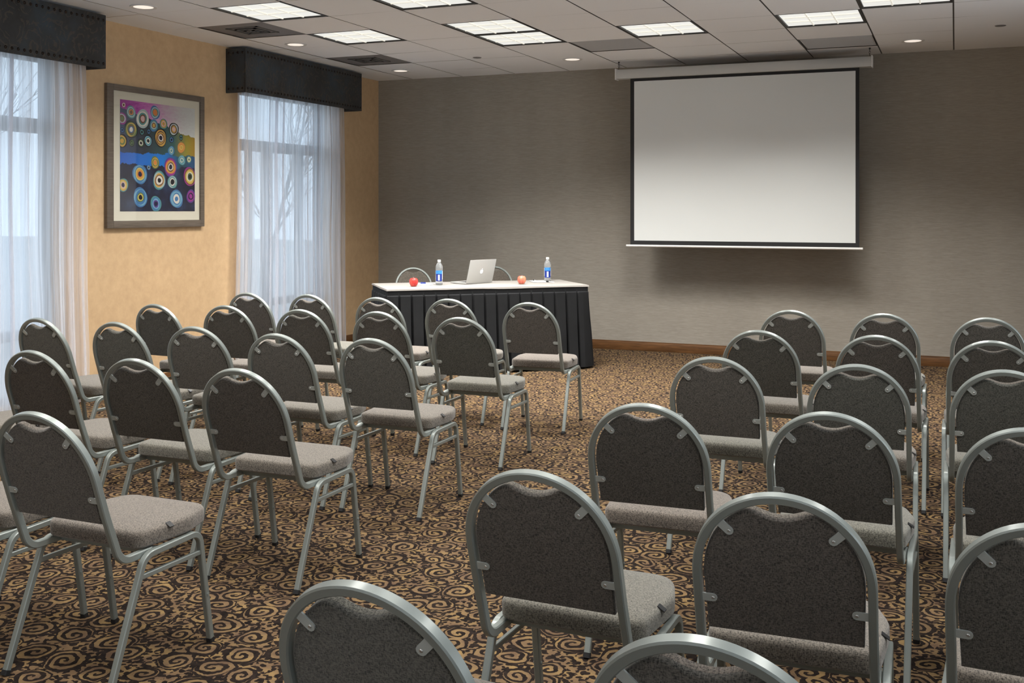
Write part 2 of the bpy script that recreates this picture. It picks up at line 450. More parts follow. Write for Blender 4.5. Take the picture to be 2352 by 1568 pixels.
def vent(i, j, label, kind, grp='ceiling air grilles'):
    t = empty('ceiling_vent', label, 'air vent', ((gx(i)+gx(i+1))/2, (gy(j)+gy(j+1))/2, ZC), group=grp)
    h = G/2-.004
    bm = bmesh.new(); box(bm, -h, h, -h, h, .006, .02); link('face_plate', bm, [M_VENT, M_VENTL][kind], t, False)
    bm = bmesh.new()
    if kind == 0:
        for q, z in ((.15, .002), (.10, -.002), (.05, -.006)):
            for a in range(4):
                m = Matrix.Rotation(a*PI/2, 3, 'Z')
                vs = box(bm, -q, q, q-.022, q, z, z+.004)
                for v in vs: v.co = m @ v.co
    else:
        for k in range(23): box(bm, -h+.02, h-.02, -h+.03+k*.0236, -h+.038+k*.0236, .001, .006)
    link('grille', bm, [M_VENTD, M_VENTL][kind], t, False)
    return t
vent(0, 5, 'dark square ceiling vent above the framed picture', 0)
vent(0, 2, 'dark square ceiling vent above the second window valance', 0)
vent(4, 2, 'pale grey ceiling return grille just left of the screen', 1)
vent(7, 1, 'pale grey ceiling return grille above the right end of the screen', 1)
def downlight(loc, label):
    t = empty('downlight', label, 'ceiling light', loc, group='round recessed downlights')
    bm = bmesh.new(); lathe(bm, [(.070, -.004), (.092, -.006), (.094, .0), (.072, .0), (.070, -.004)], 32)
    link('trim_ring', bm, M_WHITE, t)
    bm = bmesh.new(); lathe(bm, [(0, -.002), (.069, -.002), (.069, .0), (0, .0)], 32)
    link('lamp', bm, M_LAMP, t)
    return t
for x, y, l in ((-5.28, 5.87, 'round recessed ceiling downlight nearest the camera, above the first window'),
                (-5.27, 7.72, 'round recessed ceiling downlight between the dark vent and the second window valance'),
                (-5.27, 9.60, 'round recessed ceiling downlight in the front left ceiling corner'),
                (-3.36, 9.50, 'round recessed ceiling downlight left of the projection screen'),
                (-.33, 9.57, 'round recessed ceiling downlight right of the projection screen')):
    downlight((x, y, ZC), l)
for x, y, l in ((-4.15, 9.05, 'small grey sprinkler cover plate in the ceiling left of centre'), (.325, 9.05, 'small grey sprinkler cover plate at the right edge of the ceiling')):
    bm = bmesh.new(); lathe(bm, [(0, -.004), (.036, -.004), (.042, 0), (0, 0)], 24)
    tag(link('sprinkler_cover', bm, M_VENT, loc=(x, y, ZC)), l, 'sprinkler', 'ceiling sprinkler covers')

# ------------------------------------------------------------------ windows
for n, (a, b) in enumerate(WINS):
    w = bpy.data.objects.new('window_%d' % (n+1), None); COL.objects.link(w); w['kind'] = 'structure'
    bm = bmesh.new(); X0, X1 = XL-.16, XL-.09
    for y in (a, b-.05): box(bm, X0, X1, y, y+.05, WZ0, WZ1)
    for z, h in ((WZ0, .05), (WZ1-.05, .05), (1.96, .10), (.50, .07)): box(bm, X0, X1, a+.05, b-.05, z, z+h)
    mul = (4.93,) if n == 0 else (8.08, 8.33, 8.88)
    mw = (.04,) if n == 0 else (.03, .10, .07)
    for y, q in zip(mul, mw): box(bm, X0+.002, X1-.002, y, y+q, WZ0+.05, 1.96)
    link('frame', bm, M_WINFRAME, w, False)
    bm = bmesh.new(); box(bm, XL-.128, XL-.122, a+.04, b-.04, WZ0+.04, WZ1-.04); link('pane', bm, M_GLASS, w, False)
# outside
bm = bmesh.new(); quad(bm, [(-60, -30, -.12), (XL-.2, -30, -.12), (XL-.2, 45, -.12), (-60, 45, -.12)])
struct(link('ground', bm, M_PAVE, smooth=False))
def tree(loc, h, seed, label):
    rr = random.Random(seed); t = empty('bare_tree', label, 'tree', loc, group='bare trees outside the windows')
    def limb(bm, p, d, L, r, depth):
        n = 5; q = p.copy(); prev = None; dd = d.copy()
        for k in range(n+1):
            rad = r*(1-.55*k/n); c = q
            ring = [bm.verts.new(c+dd.orthogonal().normalized()*rad*math.cos(2*PI*a/6)+dd.cross(dd.orthogonal()).normalized()*rad*math.sin(2*PI*a/6)) for a in range(6)]
            if prev:
                for a in range(6): bm.faces.new((prev[a], prev[(a+1) % 6], ring[(a+1) % 6], ring[a]))
            prev = ring
            if k < n:
                if depth > 0 and k >= 1:
                    for _ in range(2):
                        nd = (dd+Vector((rr.uniform(-1, 1), rr.uniform(-1, 1), rr.uniform(-.1, .7)))*.9).normalized()
                        branches.append((q.copy(), nd, L*rr.uniform(.45, .62), rad*.55, depth-1))
                dd = (dd+Vector((rr.uniform(-1, 1), rr.uniform(-1, 1), rr.uniform(-.2, .3)))*.14).normalized(); q = q+dd*(L/n)
    branches = []
    bm = bmesh.new(); limb(bm, Vector((0, 0, 0)), Vector((0, 0, 1)), h*.7, h*.0085, 3); link('trunk', bm, M_BARK, t)
    bm = bmesh.new()
    while branches: limb(bm, *branches.pop())
    link('branches', bm, M_BARK, t)
for k, (x, y, h, l) in enumerate(((-11, 8.7, 6.2, 'bare grey tree seen faintly through the curtain of the first window'),
                                   (-15, 16.0, 7.0, 'bare grey tree seen faintly through the left half of the second curtain'),
                                   (-14, 19.5, 6.0, 'bare grey tree seen faintly through the right half of the second curtain'))):
    tree((x, y, -.12), h, k+4, l)

# ------------------------------------------------------------------ curtains and valances
def curtain(y0, y1, seed, label):
    rr = random.Random(seed); bm = bmesh.new()
    NU, NV = 700, 24
    ph = [rr.uniform(0, 6.28) for _ in range(10)]
    grid = []
    for j in range(NV+1):
        v = j/NV; z = .015+v*2.52
        row = []
        for i in range(NU+1):
            u = i/NU
            w = u+.026*math.sin(2*PI*3.1*u+ph[0])+.006*math.sin(2*PI*1.3*v+6*u+ph[1])
            amp = .020+.012*math.sin(2*PI*1.7*u+ph[2]+v)
            x = amp*math.sin(2*PI*12*w+ph[3])+.010*math.sin(2*PI*31*w+ph[4]+.8*v)+.004*math.sin(2*PI*67*w+ph[5])
            x *= .55+.45*(1-v)+.1
            # folds lean over so that layers overlap
            lean = (.055+.030*math.sin(2*PI*2.6*u+ph[8]))*math.cos(2*PI*12*w+ph[3]+.9)+.010*math.sin(2*PI*31*w+ph[6])
            y = y0+(y1-y0)*u+lean*(.6+.4*math.sin(2*PI*2.3*u+ph[7]))
            y += (.5-v)*.035*(2*u-1)
            row.append(bm.verts.new((XL+.075+x*.85, y, z)))
        grid.append(row)
    for j in range(NV):
        for i in range(NU):
            bm.faces.new((grid[j][i], grid[j][i+1], grid[j+1][i+1], grid[j+1][i]))
    o = link('sheer_curtain', bm, M_SHEER)
    for p in o.data.polygons: p.use_smooth = True
    return tag(o, label, 'curtain', 'white sheer curtains')
curtain(4.03, 5.93, 1, 'floor-length white sheer curtain at the left edge, left of the framed picture')
curtain(7.655, 9.455, 2, 'floor-length white sheer curtain between the framed picture and the front wall')
nail_me = None
def valance(y0, y1, label):
    global nail_me
    t = empty('window_valance', label, 'valance', (XL, (y0+y1)/2, 2.44), group='patterned window valances')
    h = (y1-y0)/2; D = .218; H = .39
    bm = bmesh.new()
    box(bm, D-.02, D, -h, h, 0, H, bev=.004); box(bm, 0, D-.02, -h, -h+.02, 0, H, bev=.003); box(bm, 0, D-.02, h-.02, h, 0, H, bev=.003)
    box(bm, 0, D-.02, -h+.02, h-.02, H-.02, H)
    link('covered_board', bm, M_VAL, t)
    if nail_me is None:
        b2 = bmesh.new(); lathe(b2, [(.011, 0), (.010, .003), (.006, .006), (0, .007)], 12); nail_me = bpy.data.meshes.new('nail_head'); b2.to_mesh(nail_me); b2.free()
        nail_me.materials.append(M_NAIL)
        for p in nail_me.polygons: p.use_smooth = True
    spots = []
    n = int((y1-y0-.04)/.05)
    for zz in (.035, H-.04):
        for k in range(n+1): spots.append(((D, -h+.025+k*(y1-y0-.05)/n, zz), (0, PI/2, 0)))
        for k in range(4): spots.append(((.03+k*.05, -h, zz), (PI/2, 0, 0)))
    for p, r in spots:
        o = bpy.data.objects.new('nail_head', nail_me); COL.objects.link(o); o.parent = t; o.location = p; o.rotation_euler = r
valance(3.99, 5.958, 'dark paisley valance with nail heads above the leftmost window')
valance(7.607, 9.558, 'dark paisley valance with nail heads above the window beside the front wall')

# ------------------------------------------------------------------ framed picture
P_Y0, P_Z0, P_W, P_H = 6.312, 1.401, .864, .861
t = empty('framed_picture', 'square framed abstract painting of coloured rings on the tan wall', 'picture', (XL, P_Y0, P_Z0))
fy0, fy1, fz0, fz1 = 6.165-P_Y0, 7.285-P_Y0, 1.272-P_Z0, 2.372-P_Z0
my0, my1, mz0, mz1 = 6.233-P_Y0, 7.235-P_Y0, 1.329-P_Z0, 2.325-P_Z0
t0_ = NT('brushed_taupe_frame'); nn = t0_.noise(t0_.coord(scale=(1, 1, 20)), 8, 3)
t0_.p(Base_Color=t0_.ramp(nn, [(.3, (.10, .08, .062)), (.7, (.15, .122, .098))]), Roughness=.4)
bm = bmesh.new()
for (a, b, c, d) in ((fy0, my0, fz0, fz1), (my1, fy1, fz0, fz1), (my0, my1, fz0, mz0), (my0, my1, mz1, fz1)):
    box(bm, .002, .032, a, b, c, d, bev=.003)
link('frame', bm, t0_.m, t)
bm = bmesh.new(); box(bm, .004, .016, my0-.004, my1+.004, mz0-.004, mz1+.004); link('mat_board', bm, plain('cream_mat', (.62, .59, .48), .8), t, False)
# painting
tp = NT('painting_ground')
c = tp.coord(); sp = tp.node('ShaderNodeSeparateXYZ', Vector=c)
yy = tp.math('DIVIDE', sp.outputs[1], P_W); zz = tp.math('DIVIDE', sp.outputs[2], P_H)
nz = tp.noise(c, 7, 5, .7); nz2 = tp.noise(tp.coord(scale=(1, 1, 3)), 22, 4, .7)
zw = tp.math('ADD', zz, tp.math('MULTIPLY', tp.math('SUBTRACT', nz, .5), .14))
top = tp.ramp(tp.math('ADD', yy, tp.math('MULTIPLY', tp.math('SUBTRACT', nz2, .5), .5)), [(.1, (.30, .02, .26)), (.35, (.50, .14, .42)), (.55, (.50, .33, .44)), (.8, (.52, .50, .50)), (1, (.55, .58, .56))])
mid = tp.ramp(yy, [(0, (.05, .07, .13)), (.3, (.03, .035, .045)), (.7, (.03, .10, .10)), (.88, (.28, .24, .03)), (1, (.35, .2, .02))])
blue = tp.ramp(yy, [(0, (.03, .12, .48)), (.55, (.01, .17, .55)), (.8, (.02, .07, .08)), (1, (.02, .08, .2))])
low = tp.ramp(nz, [(.3, (.008, .010, .022)), (.5, (.014, .016, .04)), (.7, (.03, .055, .12))])
dia = tp.math('ADD', zw, tp.math('MULTIPLY', yy, .22))
col = tp.mix(tp.math('GREATER_THAN', zw, .42), low, blue)
col = tp.mix(tp.math('GREATER_THAN', zw, .53), col, mid)
col = tp.mix(tp.math('GREATER_THAN', dia, .93), col, top)
tp.p(Base_Color=col, Roughness=.5)
pm = {}
def pc(c):
    if c not in pm: pm[c] = len(pm)+1; pmats.append(plain('paint', c, .5))
    return pm[c]
pmats = [tp.m]
K = dict(wh=(.62, .58, .5), pk=(.55, .35, .35), or_=(.60, .20, .05), gd=(.50, .30, .06), yl=(.55, .45, .12), bl=(.05, .16, .34), lb=(.16, .34, .45), tl=(.08, .25, .25), nv=(.012, .015, .045), bk=(.012, .012, .016), mg=(.28, .03, .22), gn=(.10, .17, .07), gy=(.35, .42, .42), br=(.16, .08, .05), pu=(.10, .05, .22))
RINGS = [((.038, .82, .024), 'mg wh br'), ((.118, .771, .049), 'tl gy tl or_ br'), ((.245, .729, .073), 'gy wh tl br pk'), ((.385, .79, .054), 'bl gy tl or_ or_'), ((.02, .715, .047), 'mg gy br gn'),
 ((.118, .636, .07), 'bk gn gd gn br bl wh'), ((.022, .625, .022), 'nv bl nv'), ((.37, .686, .048), 'bl tl gy br gd'), ((.482, .707, .043), 'tl gd pk gd'), ((.604, .671, .057), 'bk gy br gd pk'), ((.236, .624, .026), 'bk tl bk'),
 ((.313, .633, .023), 'bk bl bk'), ((.124, .532, .029), 'bk gn bk gn'), ((.225, .537, .036), 'bk gn wh bk'), ((.305, .559, .047), 'bk lb tl wh bk'), ((.449, .591, .073), 'bk gd br gd br wh nv'), ((.576, .584, .027), 'nv bl bk'),
 ((.691, .609, .024), 'bk tl bk'), ((.02, .542, .055), 'bk gd gn gd'), ((.573, .495, .038), 'bl lb tl wh tl'), ((.694, .527, .044), 'or_ gd or_ yl gd'), ((.701, .423, .043), 'tl lb tl wh tl'), ((.790, .432, .029), 'tl yl wh gn'),
 ((.385, .39, .049), 'gn gd gn gd or_'), ((.565, .361, .077), 'pu mg or_ gd br wh nv'), ((.214, .292, .079), 'bl lb bl yl gd or_ nv'), ((.03, .203, .054), 'tl gd yl pk nv'), ((.432, .249, .074), 'tl gy gd br wh wh bk'), ((.587, .24, .055), 'tl gy tl wh bk bk'),
 ((.800, .289, .078), 'mg br gd yl wh gn bk'), ((.219, .11, .077), 'bl lb bl bl gn yl bk'), ((.393, .06, .062), 'tl bl lb pu nv'), ((.635, .102, .076), 'bl lb lb bl wh wh bl'), ((.812, .125, .055), 'pu mg nv mg'), ((.311, .348, .020), 'bl gy bk')]
bm = bmesh.new()
quad(bm, [(.0175, 0, 0), (.0175, P_W, 0), (.0175, P_W, P_H), (.0175, 0, P_H)])
for q, ((y, z, r), cs) in enumerate(RINGS):
    cs = cs.split(); n = len(cs)
    for k, cn in enumerate(cs):
        rr = r*(1-k/n*.86); wob = random.Random(q*10+k)
        a0, a1 = wob.uniform(0, 6), wob.uniform(0, 6)
        pts = []
        for a in range(26):
            th = 2*PI*a/26; ra = rr*(1+.05*math.sin(2*th+a0)+.03*math.sin(3*th+a1))
            pts.append((.0178+.00006*q*.5+k*.00016, min(max(y+ra*math.cos(th), 0), P_W), min(max(z+ra*math.sin(th), 0), P_H)))
        quad(bm, pts, pc(K[cn]))
link('painting', bm, pmats, t, False)
tg = NT('picture_glass'); tg.n.remove(tg.b)
tr = tg.n.new('ShaderNodeBsdfTransparent'); gl = tg.n.new('ShaderNodeBsdfGlossy'); gl.inputs[1].default_value = .03
mx = tg.n.new('ShaderNodeMixShader'); mx.inputs[0].default_value = .05
tg.t.links.new(tr.outputs[0], mx.inputs[1]); tg.t.links.new(gl.outputs[0], mx.inputs[2]); tg.t.links.new(mx.outputs[0], tg.out.inputs[0])
bm = bmesh.new(); box(bm, .0225, .0240, my0-.002, my1+.002, mz0-.002, mz1+.002); link('glass', bm, tg.m, t, False)

# ------------------------------------------------------------------ projection screen
SY = 9.83
t = empty('projection_screen', 'pulled-down white projection screen hanging in front of the grey wall', 'projection screen', (-1.83, SY, 0))
ts = NT('matte_screen_white'); nn = ts.noise(ts.coord(), 1.2, 2)
ts.p(Base_Color=ts.mix(nn, c3(.66, .68, .67), c3(.70, .72, .71)), Roughness=.9)
def rx(x): return x+1.83
bm = bmesh.new(); box(bm, rx(-2.885), rx(-.783), -.001, .001, 1.078, 2.69); link('black_border', bm, plain('black_masking', (.010, .010, .011), .7), t, False)
bm = bmesh.new(); box(bm, rx(-2.846), rx(-.815), -.0022, -.0012, 1.118, 2.646); link('screen_surface', bm, ts.m, t, False)
bm = bmesh.new(); pth = [Vector((rx(-2.925), 0, 1.067)), Vector((rx(-.753), 0, 1.067))]; cyl(bm, pth[0], (1, 0, 0), .0115, 2.172, 18); link('weight_bar', bm, M_WHITE, t)
bm = bmesh.new(); hx0, hx1 = rx(-3.015), rx(-.68)
loft(bm, [[(x, y, z) for y, z in ((-.04, 2.675), (-.045, 2.70), (-.045, 2.74), (-.032, 2.762), (.04, 2.765), (.045, 2.755), (.045, 2.68), (.04, 2.672))] for x in (hx0, hx1)])
link('housing', bm, plain('housing_white', (.52, .52, .50), .45), t)
for x0 in (hx0-.012, hx1):
    bm = bmesh.new(); box(bm, x0, x0+.012, -.05, .05, 2.665, 2.772, bev=.004); link('end_cap', bm, M_WHITE, t)
for x in (hx0+.015, hx1-.015):
    bm = bmesh.new()
    for k in range(3):
        cz = 2.783+k*.019
        pts = [Vector((x+.006*math.cos(a)*(1 if k % 2 else .1), .006*math.cos(a)*(.1 if k % 2 else 1), cz+.012*math.sin(a))) for a in [2*PI*i/14 for i in range(15)]]
        for a, b in zip(pts[:-1], pts[1:]): cyl(bm, a, b-a, .0016, (b-a).length, 6)
    cyl(bm, (x, 0, 2.83), (0, 0, 1), .008, .014, 10)
    link('hanging_chain', bm, M_BLACK, t)

# ------------------------------------------------------------------ table with cloth and skirt
TC, TA = Vector((-3.98, 8.722, 0)), R(39.5)
TW, TD, TZ = 1.80, .76, .735
t = empty('folding_table', 'rectangular presenter table set at an angle near the front wall', 'table', TC, TA)
bm = bmesh.new(); box(bm, -TW/2, TW/2, -TD/2, TD/2, TZ-.022, TZ, bev=.003); link('tabletop', bm, plain('table_laminate', (.25, .18, .12), .5), t)
for sx in (-1, 1):
    for sy in (-1, 1):
        bm = bmesh.new(); cyl(bm, (sx*(TW/2-.15), sy*(TD/2-.08), 0), (0, 0, 1), .0125, TZ-.022, 12); link('leg', bm, M_TUBE, t)
def at(x, y, z=0):
    c, s = math.cos(TA), math.sin(TA); return Vector((TC.x+x*c-y*s, TC.y+x*s+y*c, z))
# skirt: pleated ring
def perim(hx, hy, n):
    L = [2*hx, 2*hy, 2*hx, 2*hy]; tot = sum(L); out = []
    for i in range(n):
        s = tot*i/n; k = 0
        while s > L[k]: s -= L[k]; k += 1
        p = [(-hx+s, -hy), (hx, -hy+s), (hx-s, hy), (-hx, hy-s)][k]
        nn = [(0, -1), (1, 0), (0, 1), (-1, 0)][k]
        # soften corner normals
        e = min(s, L[k]-s); q = max(0, 1-e/.05)*.5
        if q > 0:
            n2 = [(0, -1), (1, 0), (0, 1), (-1, 0)][(k+1) % 4 if s > L[k]/2 else (k-1) % 4]
            nn = ((1-q)*nn[0]+q*n2[0], (1-q)*nn[1]+q*n2[1])
        out.append((p, nn, tot*i/n))
    return out
N = 960; per = perim(TW/2+.004, TD/2+.004, N); tot = 2*(TW+TD+.016); npl = 48
bm = bmesh.new(); rows = []
zs = [TZ-.004, TZ-.012, TZ-.05, TZ-.058, TZ-.07, TZ-.12, TZ-.2, TZ-.3, TZ-.4, TZ-.5, TZ-.6, TZ-.69, .018]
rr = random.Random(5); pv = [rr.uniform(.8, 1.2) for _ in range(npl+1)]
for j, z in enumerate(zs):
    v = max(0, (TZ-.055-z)/(TZ-.07)); row = []
    for (p, nn, s) in per:
        w = s/tot*npl; k = int(w) % npl; f = w-int(w)
        # box pleat: flat front panel, deep narrow fold
        prof = 1.0 if f < .78 else .5+.5*math.cos((f-.78)/.22*2*PI)
        prof *= 1-.12*(f/.78) if f < .78 else .9
        d = .004
        if j >= 3: d = .004+.034*min(1, .45+v)*(prof)*pv[k]+.055*v*v*.6+.02*v
        if j >= 3: d += .004*math.sin(7*v+k*1.7)*v
        row.append(bm.verts.new((p[0]+nn[0]*d, p[1]+nn[1]*d, z)))
    rows.append(row)
for j in range(len(zs)-1):
    for i in range(N): bm.faces.new((rows[j][i], rows[j+1][i], rows[j+1][(i+1) % N], rows[j][(i+1) % N]))
tsk = NT('black_skirt_fabric'); nn = tsk.noise(tsk.coord(), 12, 3)
tsk.p(Base_Color=tsk.mix(nn, c3(.003, .0035, .004), c3(.007, .0075, .009)), Roughness=.75); tsk.set(tsk.b, 'Specular IOR Level', .3)
tsk.bump(tsk.noise(tsk.coord(scale=(1, 1, .6)), 9, 3), .3, .02)
o = link('table_skirt', bm, tsk.m); o.location = TC; o.rotation_euler = (0, 0, TA)
tag(o, 'black pleated skirt hanging around the presenter table', 'table skirt')
# topper cloth
bm = bmesh.new(); nx, ny = 90, 40; hx, hy = TW/2+.012, TD/2+.012
gr = []
for j in range(ny+1):
    row = []
    for i in range(nx+1):
        x = -hx+2*hx*i/nx; y = -hy+2*hy*j/ny
        z = TZ+.0035+.0018*noise.noise(Vector((x*3, y*3, 0)))
        row.append(bm.verts.new((x, y, z)))
    gr.append(row)
for j in range(ny):
    for i in range(nx): bm.faces.new((gr[j][i], gr[j][i+1], gr[j+1][i+1], gr[j+1][i]))
edge = [gr[0][i] for i in range(nx)]+[gr[j][nx] for j in range(ny)]+[gr[ny][i] for i in range(nx, 0, -1)]+[gr[j][0] for j in range(ny, 0, -1)]
low = []
for k, v in enumerate(edge):
    drop = .014+.008*noise.noise(Vector((v.co.x*2.4, v.co.y*2.4, 3)))
    q = v.co.copy(); s = 1.004
    low.append(bm.verts.new((q.x*s, q.y*s, q.z-drop)))
for k in range(len(edge)):
    k2 = (k+1) % len(edge); bm.faces.new((edge[k], low[k], low[k2], edge[k2]))
tcl = NT('ivory_tablecloth'); nn = tcl.noise(tcl.coord(), 400, 2)
tcl.p(Base_Color=c3(.34, .32, .295), Roughness=.85); tcl.bump(nn, .2, .001)
o = link('tablecloth', bm, tcl.m); o.location = TC; o.rotation_euler = (0, 0, TA)
tag(o, 'ivory cloth covering the top of the black-skirted table', 'tablecloth')
ZT = TZ+.0058

# things on the table
def apple(loc, col1, col2, label):
    t = empty('apple', label, 'apple', loc, random.random()*6, 'apples on the table')
    ta = NT('apple_skin'); c = ta.coord(scale=(1, 1, .25)); n = ta.noise(c, 40, 3)
    ta.p(Base_Color=ta.ramp(n, [(.35, col1), (.7, col2)]), Roughness=.25)
    bm = bmesh.new()
    prof = [(0, .006), (.010, .002), (.020, .0), (.030, .008), (.038, .026), (.040, .042), (.037, .058), (.028, .070), (.016, .073), (.007, .068), (0, .062)]
    lathe(bm, prof, 28)
    for v in bm.verts:
        a = math.atan2(v.co.y, v.co.x); k = 1+.03*math.cos(5*a)*(1 if v.co.z < .03 else .4); v.co.x *= k; v.co.y *= k
    link('fruit', bm, ta.m, t)
    bm = bmesh.new(); cyl(bm, (0, 0, .062), (.25, .1, 1), .0016, .02, 8, .0022); link('stem', bm, M_BARK, t)
apple((-4.39, 8.235, ZT), (.50, .022, .020), (.70, .10, .07), 'deep red apple near the left front corner of the table')
apple((-3.625, 8.875, ZT), (.66, .12, .09), (.78, .32, .16), 'pale pinkish red apple right of the laptop')

M_PET = plain('clear_bottle_plastic', (.93, .97, 1.0), .04)
nt = M_PET.node_tree.nodes['Principled BSDF']; nt.inputs['Transmission Weight'].default_value = .85; nt.inputs['IOR'].default_value = 1.25
M_WATERBLUE = plain('blue_print', (.05, .25, .62), .3); M_NAVY = plain('navy_print', (.012, .035, .26), .3); M_PAPER = plain('paper_white', (.82, .84, .86), .6)
def bottle(loc, rz, label):
    t = empty('water_bottle', label, 'bottle', loc, rz, 'water bottles on the table')
    bm = bmesh.new()
    prof = [(0, 0), (.028, 0), (.032, .005), (.033, .02), (.031, .05), (.031, .13), (.033, .145), (.032, .165), (.025, .185), (.014, .200), (.0125, .206), (.0125, .21), (0, .21)]
    lathe(bm, prof, 32); link('body', bm, M_PET, t)
    # wraparound label: pale blue top band, navy shield with a white stroke
    bm = bmesh.new()
    r = .0318
    def patch(a0, a1, z0, z1, mi, rr=0.0):
        n = 14
        vs = [[bm.verts.new(((r+rr)*math.cos(a0+(a1-a0)*i/n), (r+rr)*math.sin(a0+(a1-a0)*i/n), z)) for i in range(n+1)] for z in (z0, z1)]
        for i in range(n): bm.faces.new((vs[0][i], vs[0][i+1], vs[1][i+1], vs[1][i])).material_index = mi
    f = -PI/2
    patch(f-1.15, f+1.15, .095, .13, 0); patch(f-.95, f+.95, .035, .10, 1, .0006); patch(f-.2, f+.28, .042, .092, 2, .0012)
    patch(f-1.7, f-1.15, .05, .125, 2); patch(f+1.15, f+1.6, .05, .125, 2)
    link('label', bm, [M_WATERBLUE, M_NAVY, M_PAPER], t)
    bm = bmesh.new(); cyl(bm, (0, 0, .206), (0, 0, 1), .0152, .019, 28, .0148); link('cap', bm, plain('white_cap', (.85, .84, .82), .4), t)
bottle((-4.262, 8.478, ZT), .35, 'water bottle with blue label between the red apple and the laptop')
bottle((-3.54, 9.31, ZT), .35, 'water bottle with blue label at the right end of the table')

# laptop, lid toward the room
M_ALU = plain('brushed_aluminium', (.50, .50, .485), .38, .2)
nrm = Vector((.927, -.375, 0)); ang = math.atan2(-nrm.x*-1, 1)
lp0, lp1 = Vector((-4.071, 8.643, ZT)), Vector((-3.945, 8.93, ZT))
dv = (lp1-lp0).normalized(); rz = math.atan2(dv.y, dv.x)
mid = (lp0+lp1)/2
t = empty('laptop', 'open silver laptop with its lid toward the seats, on the table', 'laptop', mid, rz)
# local x along hinge, local +y away from the room (keyboard side), lid leans to -y
bm = bmesh.new(); box(bm, -.158, .158, .004, .222, .0005, .014, bev=.003); b_ = link('base', bm, M_ALU, t)
bm = bmesh.new(); box(bm, -.138, .138, .03, .125, .0142, .0150); link('keyboard', bm, M_BLACK, b_, False)
bm = bmesh.new(); box(bm, -.05, .05, .138, .205, .0142, .0146); link('trackpad', bm, plain('trackpad_grey', (.5, .5, .49), .4), b_, False)
lid = bpy.data.objects.new('lid_pivot', None)
tilt = R(16)
def lidp(x, h, d): return Vector((x, -h*math.sin(tilt)-d*math.cos(tilt)+.004, .010+h*math.cos(tilt)-d*math.sin(tilt)))
bm = bmesh.new()
vs = box(bm, -.158, .158, 0, .218, 0, .006, bev=.0022)
for v in bm.verts: v.co = lidp(v.co.x, v.co.y, v.co.z)
bmesh.ops.recalc_face_normals(bm, faces=bm.faces[:])
l_ = link('lid', bm, M_ALU, t)
bm = bmesh.new()
quad(bm, [lidp(x, h, -.0006) for x, h in ((-.15, .008), (.15, .008), (.15, .208), (-.15, .208))]); link('display', bm, M_BLACK, l_, False)
# glowing apple mark with a bite and a leaf
bm = bmesh.new()
def mark(pts): quad(bm, [lidp(x, h, .0066) for x, h in pts])
out = []
cx_, ch_ = 0, .105
for k in range(40):
    a = 2*PI*k/40+PI/2; rx_ = .0165; rz_ = .0185
    x = rx_*math.cos(a); z = rz_*math.sin(a)
    if abs(math.cos(a)) < .35: z -= .0025*(1-abs(math.cos(a))/.35)*(1 if z > 0 else -.7)
    x *= 1+.10*math.sin(a)
    dx, dz = x-.0205, z-.001; dd = math.hypot(dx, dz)
    if dd < .0075 and dd > 0: x = .0205+dx/dd*.0075-(.0 if dx < 0 else .014); z = .001+dz/dd*.0075
    out.append((cx_+x, ch_+z))
mark(out)
mark([(.0005, .127), (.004, .128), (.0075, .132), (.0085, .1365), (.0045, .136), (.0012, .132)])
link('logo', bm, emit('logo_glow', (1, 1, 1), .9).m, l_, False)

def pad(x, y, a, label):
    o = bmesh.new(); box(o, -.07, .07, -.10, .10, 0, .003)
    p = link('notepad', o, M_PAPER, smooth=False); q = at(x, y, ZT); p.location = q; p.rotation_euler = (0, 0, TA+a); tag(p, label, 'notepad', 'notepads on the table')
def pen(loc, a, capm, label, L=.14):
    t = empty('pen', label, 'pen', loc, a, 'pens on the table')
    bm = bmesh.new(); cyl(bm, (0, 0, .006), (1, 0, 0), .0045, L-.05, 12); cyl(bm, (0, 0, .006), (-1, 0, 0), .0045, .012, 12, .001); link('barrel', bm, M_PAPER, t)
    bm = bmesh.new(); cyl(bm, (L-.05, 0, .006), (1, 0, 0), .0055, .05, 12); box(bm, L-.045, L-.003, -.0015, .0015, .0115, .014); link('cap', bm, capm, t)
pad(-.50, .10, .1, 'small white notepad behind the deep red apple')
pad(.62, .16, -.1, 'small white notepad between the pale apple and the right bottle')
pen((-4.32, 8.52, ZT+.0035), R(190), M_NAVY, 'white pen with navy cap on the left notepad')
pen((-3.60, 9.16, ZT+.0035), R(120), M_BLACK, 'white pen with black cap on the right notepad')
pen((-3.40, 9.10, ZT+.0005), R(140), M_BLACK, 'dark-capped pen lying in front of the right bottle')

